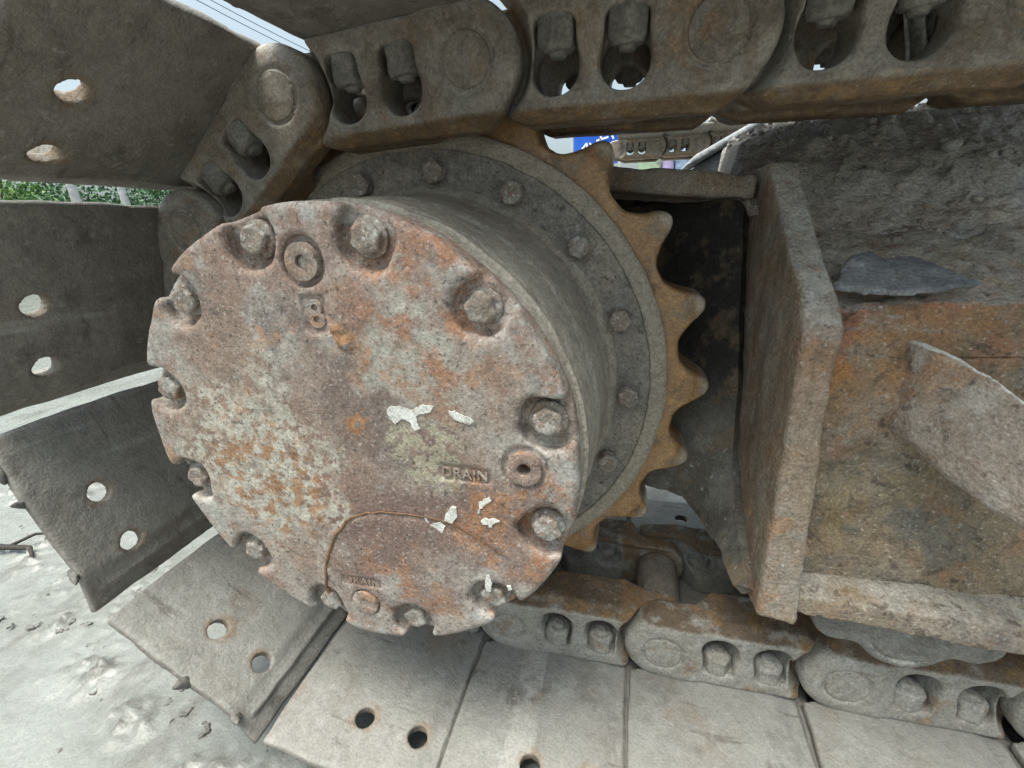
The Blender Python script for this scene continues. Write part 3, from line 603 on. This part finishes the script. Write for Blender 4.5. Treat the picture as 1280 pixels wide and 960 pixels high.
def flake(pts, seed):
    rr = random.Random(seed); cx = sum(p[0] for p in pts) / len(pts); cz = sum(p[1] for p in pts) / len(pts); fine = []
    for a, b in zip(pts, pts[1:] + pts[:1]):          # ragged, re-divided rim
        L = math.hypot(b[0] - a[0], b[1] - a[1]); n = max(1, int(L / 0.0014))
        for k in range(n):
            t = k / n; fine.append((a[0] + (b[0] - a[0]) * t - cx + rr.uniform(-1, 1) * 0.0005, a[1] + (b[1] - a[1]) * t - cz + rr.uniform(-1, 1) * 0.0005))
    n = len(fine); v = [(x * 0.97, -0.0004, z * 0.97) for x, z in fine] + [(x, 0.0016, z) for x, z in fine]
    f = [(i, (i + 1) % n, n + (i + 1) % n, n + i) for i in range(n)]
    me = bpy.data.meshes.new('paint_flake'); me.from_pydata(v, [], f + [tuple(range(n - 1, -1, -1))]); me.materials.append(m_white); me.update()
    return me, cx, cz
for i, pts in enumerate(FLAKES):
    me, cx, cz = flake(pts, i); part('paint_flake', me, fd, (cx, YC - 0.0005, cz))
arc = [(-0.047, -0.158), (-0.048, -0.148), (-0.044, -0.125), (-0.036, -0.105), (-0.022, -0.082), (-0.008, -0.064), (0.008, -0.056), (0.030, -0.0515), (0.055, -0.0495), (0.080, -0.052), (0.100, -0.057), (0.120, -0.068), (0.140, -0.082)]
def dens(p, n=6):
    p = np.array(p); t = np.linspace(0, len(p) - 1, (len(p) - 1) * n + 1); i = np.arange(len(p))
    return np.stack([np.interp(t, i, p[:, k]) for k in range(p.shape[1])], 1)
pa = dens(arc); ta = np.linspace(0, 1, len(pa))
rad = np.interp(ta, [0, 0.35, 0.5, 1], [0.0019, 0.0017, 0.0007, 0.0004]) * (1 + 0.35 * vnoise(ta * 60, 0, 0))
part('rust_bead', tube('rust_bead', np.stack([pa[:, 0] + vnoise(ta * 40, 1, 1) * 0.002, np.interp(ta, [0, 0.35, 0.5, 1], [YC - 0.0012, YC - 0.0014, YC - 0.0010, YC - 0.0002]), pa[:, 1] + vnoise(ta * 40, 5, 1) * 0.002], 1), rad, m_streak), fd)
# drum behind the cover, flange, sprocket ring
part('drum', lathe('drum', [(0.190, -0.213), (0.1995, -0.211), (0.2005, -0.203), (0.2035, -0.202), (0.2040, -0.196), (0.2025, -0.193), (0.2035, -0.189), (0.2047, -0.165), (0.2056, -0.141), (0.2075, -0.136), (0.2088, -0.100), (0.2105, -0.066), (0.2135, -0.050), (0.219, -0.042), (0.222, -0.036)], m_drum, 260, 0.0008, 50), fd)
part('flange', lathe('flange', [(0.208, -0.0385), (0.256, -0.0385), (0.2575, -0.0412), (0.2715, -0.0410), (0.2745, -0.0385), (0.2755, -0.026)], m_flange, 260, 0.0008, 70), fd)
TP = 0.877; NT = 21
def spr_fn(X, Y, Z):
    r = np.sqrt(X ** 2 + Z ** 2); a = np.arctan2(Z, X) - TP
    s = 2 * math.pi / NT; k = np.round(a / s); b = a - k * s
    x = r * np.cos(b); t = np.abs(r * np.sin(b))
    h = s / 2; vx, vt = 0.3215 * math.cos(h), 0.3215 * math.sin(h)
    val = np.sqrt((x - vx) ** 2 + (t - vt) ** 2) - 0.0338
    tip = (t - 0.0055 - (0.3225 - x) * 0.72) * 0.80
    d = smax(smax(x - 0.3225, tip, 0.006), -val, 0.003)
    d = smin(d, r - 0.2875, 0.004)
    d = mx(d, 0.19 - r)
    thick = 0.030 - np.clip((r - 0.300) / 0.022, 0, 1) * 0.007
    d = ext(d, np.abs(Y) - thick, 0.004)
    return d + fbm(X, Y, Z, 35, 3) * 0.0018
part('sprocket', sdmesh('sprocket', (-0.335, -0.040, -0.335), (0.335, 0.040, 0.335), 0.0027, spr_fn, m_sprocket), fd)
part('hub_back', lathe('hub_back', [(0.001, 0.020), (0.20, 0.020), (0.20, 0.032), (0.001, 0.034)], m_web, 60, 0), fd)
# hidden travel motor, put in to block light from the inner side
tm = thing('travel_motor', 'hidden travel motor housing behind the sprocket, added to shade the guard interior', 'motor')
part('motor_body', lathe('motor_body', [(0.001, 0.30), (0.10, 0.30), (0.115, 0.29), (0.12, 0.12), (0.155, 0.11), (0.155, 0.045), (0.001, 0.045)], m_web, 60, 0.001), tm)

# ------------------------------------------------------------------ track frame
tf = thing('undercarriage_beam', 'rusty undercarriage side beam with end plate, sloped side and dusty bottom ledge', 'undercarriage')
EP = [(0.037, 0.222), (0.010, 0.200), (-0.035, 0.164), (-0.080, 0.131), (-0.118, 0.106), (-0.131, 0.088), (-0.134, 0.040), (-0.1385, -0.030), (-0.146, -0.120), (-0.153, -0.196), (-0.120, -0.205), (0.10, -0.205), (0.10, 0.222)]
def ep_fn(X, Y, Z):
    d = poly2(Y + fbm(X, Y, Z, 30, 2) * 0.004, Z + fbm(X, Y + 3, Z, 30, 2) * 0.003, EP)
    w = np.abs(X - 0.380) - 0.0150 - np.clip((Z + 0.05) * -0.02, -0.001, 0.004)
    return ext(d, w, 0.0045) + fbm(X, Y, Z, 55, 3) * 0.0026
part('end_plate', sdmesh('end_plate', (0.352, -0.168, -0.218), (0.408, 0.108, 0.235), 0.0030, ep_fn, m_plate), tf)
# side wall swept along X
SP = np.array([(-0.120, -0.200), (-0.120, -0.176), (-0.118, -0.165), (-0.115, -0.08), (-0.112, 0.0), (-0.108, 0.055), (-0.103, 0.078), (-0.090, 0.098), (-0.065, 0.113), (-0.03, 0.128), (0.01, 0.145), (0.06, 0.165), (0.12, 0.18), (0.34, 0.185)])
spd = dens(SP, 14)
def wall_fn(U, V):
    i = np.linspace(0, len(spd) - 1, len(spd)); y = np.interp(V, i, spd[:, 0]); z = np.interp(V, i, spd[:, 1])
    up = np.clip((z - 0.02) / 0.08, 0, 1)
    n = fbm(U, y * 1.5, z, 14, 4) * 0.007 * (0.5 + 0.5 * up) + fbm(U * 0.6, y, z, 70, 3) * 0.005
    pit = mx(fbm(U, y + 9, z, 22, 3) - 0.12, 0) * 0.02
    ny = np.where(z < 0.06, 1.0, 0.45); nz = np.where(z < 0.06, 0.0, 0.9)
    return U, y - (n - pit) * ny, z + (n - pit) * nz
part('side_wall', sheet('side_wall', wall_fn, np.linspace(0.385, 1.35, 360), np.linspace(0, len(spd) - 1, 170), m_frame), tf)
def led_fn(X, Y, Z):
    d = poly2(Y, Z, [(-0.100, -0.160), (-0.128, -0.162), (-0.149, -0.169), (-0.152, -0.190), (-0.12, -0.1935), (-0.09, -0.1935)])
    d = ext(d + fbm(X, Y, Z, 16, 2) * 0.005, mx(0.388 - X, X - 1.3), 0.004)
    return d + fbm(X, Y, Z, 60, 3) * 0.0025
part('bottom_ledge', sdmesh('bottom_ledge', (0.378, -0.168, -0.214), (1.312, -0.085, -0.16), 0.0038, led_fn, m_frame), tf)
part('bottom_plate', sbox('bottom_plate', (0.388, -0.118, -0.199), (1.3, 0.30, -0.189), m_plate, h=0.006), tf)
part('top_plate', sbox('top_plate', (-0.26, -0.005, -0.026), (0.0, 0.25, 0.0), m_plate, 0.004, 0.0036, 0.0026, 35), tf, (0.364, 0.06, 0.213), (0, R(7.5), 0))
part('guard_shade_panel', sbox('guard_shade_panel', (0.10, 0.31, -0.05), (0.40, 0.33, 0.216), m_web, h=0.008), tf)  # unseen back panel added to keep the guard interior dark
# web plate, a bent sheet, curved lower left edge, upper left set deep for darkness
W_R = [(0.362, 0.085, 0.190), (0.362, 0.080, 0.153), (0.362, 0.046, 0.055), (0.362, 0.016, -0.015), (0.362, -0.005, -0.089), (0.362, -0.045, -0.130), (0.362, -0.100, -0.158), (0.362, -0.134, -0.180)]
W_L = [(0.150, 0.26, 0.190), (0.150, 0.25, 0.15), (0.155, 0.23, 0.055), (0.160, 0.19, -0.03), (0.20, 0.10, -0.14), (0.256, 0.06, -0.184), (0.288, 0.05, -0.184), (0.314, 0.03, -0.180), (0.336, 0.0, -0.193), (0.347, -0.04, -0.199), (0.347, -0.085, -0.187), (0.350, -0.125, -0.190)]
W_R = [(0.362, 0.085, 0.190), (0.362, 0.080, 0.153), (0.362, 0.046, 0.055), (0.362, 0.016, -0.015), (0.362, 0.004, -0.060), (0.362, -0.005, -0.089), (0.362, -0.020, -0.108), (0.362, -0.040, -0.128), (0.362, -0.066, -0.145), (0.362, -0.090, -0.157), (0.362, -0.115, -0.169), (0.362, -0.134, -0.181)]
wl = dens(W_L, 10); wr = dens(W_R, 10)
def web_fn(U, V):
    i = np.arange(len(wl)); g = [np.interp(V, i, wl[:, k]) * (1 - U) + np.interp(V, i, wr[:, k]) * U for k in range(3)]
    n = fbm(g[0], g[1], g[2], 25, 3) * 0.006
    return g[0], g[1] - n, g[2]
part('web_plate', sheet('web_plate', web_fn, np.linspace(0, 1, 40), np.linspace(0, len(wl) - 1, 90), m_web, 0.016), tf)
# step bracket bent outwards from the side wall
BTX = [0.43, 0.457, 0.469, 0.482, 0.493, 0.52, 0.58]; BTZ = [0.071, 0.072, 0.068, 0.058, 0.047, 0.030, 0.012]
BBX = [0.43, 0.462, 0.469, 0.485, 0.496, 0.53, 0.58]; BBZ = [-0.006, -0.011, -0.020, -0.038, -0.043, -0.050, -0.060]
BK = [(0.452, -0.090), (0.453, -0.112), (0.459, -0.1275), (0.468, -0.136), (0.486, -0.158), (0.505, -0.185), (0.53, -0.212), (0.57, -0.24), (0.60, -0.25), (0.60, -0.228), (0.575, -0.219), (0.54, -0.195), (0.518, -0.170), (0.498, -0.142), (0.48, -0.118), (0.47, -0.095)]
def bk_fn(X, Y, Z):
    Xn = X + fbm(X, Y, Z, 22, 2) * 0.006
    d = poly2(X, Y, BK)
    top = np.interp(Xn, BTX, BTZ); bot = np.interp(Xn, BBX, BBZ)
    return ext(d, mx(bot - Z, Z - top) * 0.8, 0.004) + fbm(X, Y, Z, 24, 3) * 0.0035 + fbm(X, Y, Z, 80, 2) * 0.002
part('step_bracket', sdmesh('step_bracket', (0.415, -0.262, -0.075), (0.612, -0.085, 0.085), 0.0028, bk_fn, m_bracket), tf)

# track roller below the frame
rl = thing('track_roller', 'dusty track roller with a round end cap under the frame ledge', 'track roller', None, (0.503, 0, -0.222))
part('roller_body', lathe('roller_body', [(0.03, -0.103), (0.045, -0.103), (0.048, -0.095), (0.050, -0.088), (0.050, 0.088), (0.048, 0.095), (0.03, 0.103)], m_link, 80, 0.0006), rl)
def col_fn(X, Y, Z):
    a = np.sqrt((X - 0.0) ** 2 + (Z - 0.004) ** 2) - 0.040
    b = mn(np.sqrt((X + 0.058) ** 2 + (Z - 0.012) ** 2) - 0.024, np.sqrt((X - 0.056) ** 2 + (Z - 0.004) ** 2) - 0.021)
    c = box2(X, Z, -0.002, 0.02, 0.062, 0.022, 0.006)
    d = smin(smin(a, b, 0.02), c, 0.012)
    d = ext(d, np.abs(Y + 0.116) - 0.013, 0.004)
    r = np.sqrt(X ** 2 + (Z - 0.004) ** 2)
    d = mx(d, -mx(np.abs(r - 0.0305) - 0.0012, np.abs(Y + 0.129) - 0.0025))
    d = mx(d, -mx(np.sqrt(X ** 2 + (Z - 0.010) ** 2) - 0.004, np.abs(Y + 0.129) - 0.003))
    return d + fbm(X, Y, Z, 50, 3) * 0.002
part('collar', sdmesh('collar', (-0.09, -0.138, -0.045), (0.085, -0.095, 0.05), 0.0022, col_fn, m_nut), rl)

solo('stone', rock('stone', 0.0095, 0.008, 0.0065, 4, m_stone), 'pale stone lying on the dirt heap at the upper right', 'stone', None, (0.552, 0.095, 0.230))
# flat dark scrap lying on the shoulder
SCP = [(0.398, -0.096), (0.409, -0.076), (0.425, -0.055), (0.440, -0.049), (0.452, -0.060), (0.468, -0.056), (0.486, -0.070), (0.497, -0.084), (0.505, -0.094), (0.487, -0.099), (0.470, -0.104), (0.445, -0.106), (0.420, -0.103)]
def sc_fn(X, Y, Z):
    d = poly2(X + fbm(X, Y, 0, 50, 2) * 0.008, Y + fbm(X, Y, 5, 50, 2) * 0.008, SCP)
    zc = 0.116 + (Y + 0.09) * 0.42 + vnoise(X * 30, Y * 30, 0) * 0.006
    return ext(d, np.abs(Z - zc) - 0.0028, 0.0015) + fbm(X, Y, Z, 80, 2) * 0.0018
solo('rubber_scrap', sdmesh('rubber_scrap', (0.385, -0.120, 0.095), (0.52, -0.035, 0.150), 0.0018, sc_fn, m_scrap), 'flat dark grey scrap with a torn edge lying on the rusty shoulder', 'scrap', None, (-0.007, 0, 0))

# grey leg of the undercarriage beyond the frame
lg = thing('undercarriage_leg', 'pale grey slanted leg of the undercarriage behind the dirt heap', 'frame leg')
def leg_box(name, pts, y0, y1, mt):
    def fn(X, Y, Z): return ext(poly2(X, Z, pts), mx(y0 - Y, Y - y1), 0.004)
    p = np.array(pts); return sdmesh(name, (p[:,0].min() - 0.02, y0 - 0.02, p[:,1].min() - 0.02), (p[:,0].max() + 0.02, y1 + 0.02, p[:,1].max() + 0.02), 0.006, fn, mt)
part('leg_plate', leg_box('leg_plate', [(0.335, 0.245), (0.345, 0.262), (0.455, 0.318), (0.60, 0.325), (0.60, 0.10), (0.335, 0.10)], 0.455, 0.60, m_greyleg), lg)
part('leg_flange', leg_box('leg_flange', [(0.322, 0.258), (0.345, 0.264), (0.455, 0.320), (0.60, 0.327), (0.60, 0.340), (0.452, 0.333), (0.338, 0.277)], 0.435, 0.61, m_greyleg), lg)

# ------------------------------------------------------------------ the opposite track, seen through the gap
FY = 2.05
fl = ['dark opposite-track segment just right of the upper sprocket tooth',
      'dark opposite-track segment in the middle of the slit above the top plate',
      'dark opposite-track segment with teal showing through its two windows',
      'opposite-track segment mostly hidden behind the pale grey leg']
F0 = (0.332, 0.490); 
for k, l in zip((0, 1, 2, 3), fl):
    fz = lambda i: F0[1] - 0.004 * i
    t = segment((F0[0] + P * k, fz(k)), (F0[0] + P * (k - 1), fz(k - 1)), l, 'hinged segments of the opposite track', 'track_segment', FY)

# ------------------------------------------------------------------ background
def bush(name, loc, sx, sy, sz, n, mt, label, seed):
    rs = np.random.RandomState(seed); t = thing(name, label, 'bush', 'bushes along the far hedge', loc)
    # leaf clumps spread through an uneven crown
    cl = rs.normal(size=(70, 3)); cl /= np.linalg.norm(cl, axis=1)[:, None]; cl *= rs.uniform(0.45, 1.0, (70, 1)) ** 0.6
    cl = cl * np.array([sx, sy, sz * 0.5]) + np.array([0, 0, sz * 0.52])
    c = cl[rs.randint(0, 70, n)] + rs.normal(size=(n, 3)) * 0.16
    c[:, 2] = np.abs(c[:, 2])
    d = rs.normal(size=(n, 3)); d[:, 2] -= 0.4; d /= np.linalg.norm(d, axis=1)[:, None]
    e = np.cross(d, rs.normal(size=(n, 3))); e /= np.linalg.norm(e, axis=1)[:, None]
    L = rs.uniform(0.05, 0.10, (n, 1)); w = L * 0.28
    v = np.stack([c, c + d * L * 0.5 + e * w, c + d * L, c + d * L * 0.5 - e * w], 1).reshape(-1, 3)
    part('foliage', npmesh('foliage', v, np.arange(4 * n).reshape(-1, 4), mt, False), t)
    for i in range(4):
        a = rs.uniform(0, 6.28); part('stem', tube('stem', [(0, 0, 0), (math.cos(a) * sx * 0.2, math.sin(a) * sy * 0.2, sz * 0.4), (math.cos(a) * sx * 0.4, math.sin(a) * sy * 0.4, sz * 0.75)], [0.035, 0.022, 0.008], m_stem, 6), t)
    return t
GZ = -0.41
bush('hedge_bush', (-9.4, 4.4, GZ), 1.1, 0.9, 2.2, 6500, m_leaf, 'bright green bush at the far left in the slot between two upright shoes', 11)
bush('hedge_bush', (-9.6, 5.9, GZ), 0.8, 0.8, 2.0, 5000, m_leaf2, 'hazy green bush between the two pale posts', 12)
bush('hedge_bush', (-9.0, 7.2, GZ), 1.0, 0.9, 2.2, 6500, m_leaf2, 'dark bluish green bush just left of the track link in the slot', 13)
bush('hedge_bush', (-11.5, 5.2, GZ), 1.6, 1.6, 2.0, 6000, m_leaf2, 'dense bush standing further back behind the pale posts', 14)
for (x, y, l) in ((-8.9, 5.45, 'left of two pale posts standing between the far bushes'), (-8.9, 6.25, 'right of two pale posts standing between the far bushes')):
    solo('fence_post', sbox('fence_post', (-0.06, -0.06, 0), (0.06, 0.06, 2.3), m_post, 0.01, 0.03, 0.001), l, 'post', 'pale posts by the hedge', (x, y, GZ))
# overhead cables between two poles
for i, (z0, l) in enumerate(((5.95, 'uppermost thin black cable crossing the pale sky'), (5.65, 'middle thin black cable crossing the pale sky'), (5.15, 'lowest thin black cable crossing the pale sky'))):
    p = [(-9.5 + 0.25 * i, 2 + 20 * t, z0 - 0.5 * math.sin(math.pi * t)) for t in np.linspace(0, 1, 30)]
    solo('overhead_cable', tube('overhead_cable', p, 0.008, m_wire, 6), l, 'cable', 'cables across the sky')
for (y, l) in ((2, 'concrete pole holding the near ends of the cables'), (22, 'concrete pole holding the far ends of the cables')):
    solo('utility_pole', tube('utility_pole', [(-9.25, y, GZ), (-9.25, y, 3), (-9.25, y, 6.6)], [0.16, 0.13, 0.09], m_post, 14), l, 'pole', 'poles carrying the cables')
# blue banner with white characters
bn = thing('banner', 'bright blue banner with white characters seen above the upper sprocket tooth', 'banner', None, (-0.36, 8.0, 1.15))
part('cloth', sheet('cloth', lambda U, V: (U, 0.03 * np.sin(U * 6), V), np.linspace(-0.42, 0.32, 24), np.linspace(-0.1, 0.52, 14), m_blue, 0.01), bn)
for x in (-0.45, 0.35): part('pole', tube('pole', [(x, 0.03, GZ - 1.15), (x, 0.03, -0.4), (x, 0.03, 0.55)], 0.02, m_post, 8), bn)
def glyph(strokes, name='character'):
    v = []; f = []
    for a, b in strokes:
        a = np.array(a); b = np.array(b); d = (b - a) / np.linalg.norm(b - a); n = np.array([-d[1], d[0]]) * 0.014; k = len(v)
        for p in (a - n, b - n, b + n, a + n): v.append((p[0], 0, p[1]))
        for p in (a - n, b - n, b + n, a + n): v.append((p[0], 0.008, p[1]))
        f += [(k, k+1, k+2, k+3), (k, k+4, k+5, k+1), (k+1, k+5, k+6, k+2), (k+2, k+6, k+7, k+3), (k+3, k+7, k+4, k)]
    return npmesh(name, np.array(v, float), np.array(f), m_letter, False)
g1 = glyph([((-.09, .02), (.0, .12)), ((0, .12), (.02, -.06)), ((-.07, -.05), (.09, .03)), ((.05, .12), (.09, .05)), ((-.02, .0), (.06, -.08))])
g2 = glyph([((-.1, .06), (.1, .10)), ((-.02, .14), (-.06, -.08)), ((.0, .02), (.09, -.07)), ((.09, .02), (.0, -.08)), ((-.09, -.02), (.1, .0))])
part('character', g1, bn, (-0.20, -0.045, 0.12)); part('character', g2, bn, (0.06, -0.045, 0.20)); part('character', g1, bn, (0.22, -0.045, 0.36), (0, 0.4, 0))
# far clutter under the opposite track
bk = thing('market_stall', 'row of pale crates and coloured tarps far away in the slit under the opposite track', 'stall', None, (0, 7.0, GZ))
for nm, x0, x1, z1, c in (('green_tarp', 0.30, 0.62, 1.40, (0.30, 0.40, 0.28)), ('purple_tarp', 0.64, 0.80, 1.44, (0.36, 0.30, 0.48)), ('blue_panel', 0.82, 1.02, 1.48, (0.22, 0.30, 0.42)), ('white_panel', 1.04, 1.40, 1.50, (0.62, 0.66, 0.72)), ('pink_panel', 1.24, 1.36, 1.30, (0.5, 0.35, 0.33))):
    part(nm, sbox(nm, (x0, -0.2 if nm == 'pink_panel' else 0, 0), (x1, 0.5, z1), plain(nm, c), 0.01, 0.04, 0.004), bk)
tl_ = thing('teal_screen', 'teal mesh screen far behind the opposite track links', 'screen', None, (0, 9.0, GZ))
part('mesh_cloth', sbox('mesh_cloth', (1.55, 0, 0.9), (3.2, 0.03, 2.35), plain('teal_cloth', (0.03, 0.45, 0.42)), 0.01, 0.04, 0.004), tl_)
for x in (1.5, 3.25): part('pole', sbox('pole', (x - 0.03, 0, 0), (x + 0.03, 0.05, 2.4), m_post, 0.01, 0.03, 0.0), tl_)
# twig on the mud, clods shed by the shoes
tw = thing('twig', 'black forked twig lying on the wet mud at the left edge', 'twig', None, (-1.0, -0.08, -0.405))
part('stem', tube('stem', [(-0.08, 0.02, 0.0), (-0.02, 0, 0.012), (0.05, 0.015, 0.008), (0.08, 0.0, 0.0)], [0.004, 0.006, 0.005, 0.002], m_twig, 6), tw)
part('side_shoot', tube('side_shoot', [(0.0, 0.0, 0.01), (0.03, 0.04, 0.02), (0.06, 0.07, 0.005)], [0.004, 0.003, 0.0015], m_twig, 6), tw)
rsn = np.random.RandomState(5); vv = []; ff = []
base = rock('mud_clods', 0.014, 0.010, 0.006, 2, m_clod, 0.0022, 0.75)
bv = np.array([v.co[:] for v in base.vertices]); bf = np.array([p.vertices[:] for p in base.polygons])
for (cx, cy, sx, sy, n) in ((-0.62, -0.17, 0.10, 0.05, 16), (-0.42, -0.25, 0.08, 0.03, 14), (-0.25, -0.30, 0.08, 0.02, 10), (-0.9, -0.05, 0.12, 0.05, 6)):
    for i in range(n):
        s = rsn.uniform(0.2, 0.8) ** 1.5; a = rsn.uniform(0, 6.28)
        q = bv * s; q = np.stack([q[:,0]*math.cos(a) - q[:,1]*math.sin(a), q[:,0]*math.sin(a) + q[:,1]*math.cos(a), q[:,2]], 1)
        q = q + np.array([rsn.normal(cx, sx), rsn.normal(cy, sy), -0.408]); ff.append(bf + sum(len(x) for x in vv)); vv.append(q)
mc = bpy.data.objects.new('mud_clods', npmesh('mud_clods', np.concatenate(vv), np.concatenate(ff), m_clod)); COL.objects.link(mc)
mc['kind'] = 'stuff'; mc['label'] = 'small mud clods scattered on the ground beside the track shoes'; mc['category'] = 'mud clods'
bpy.context.view_layer.update()
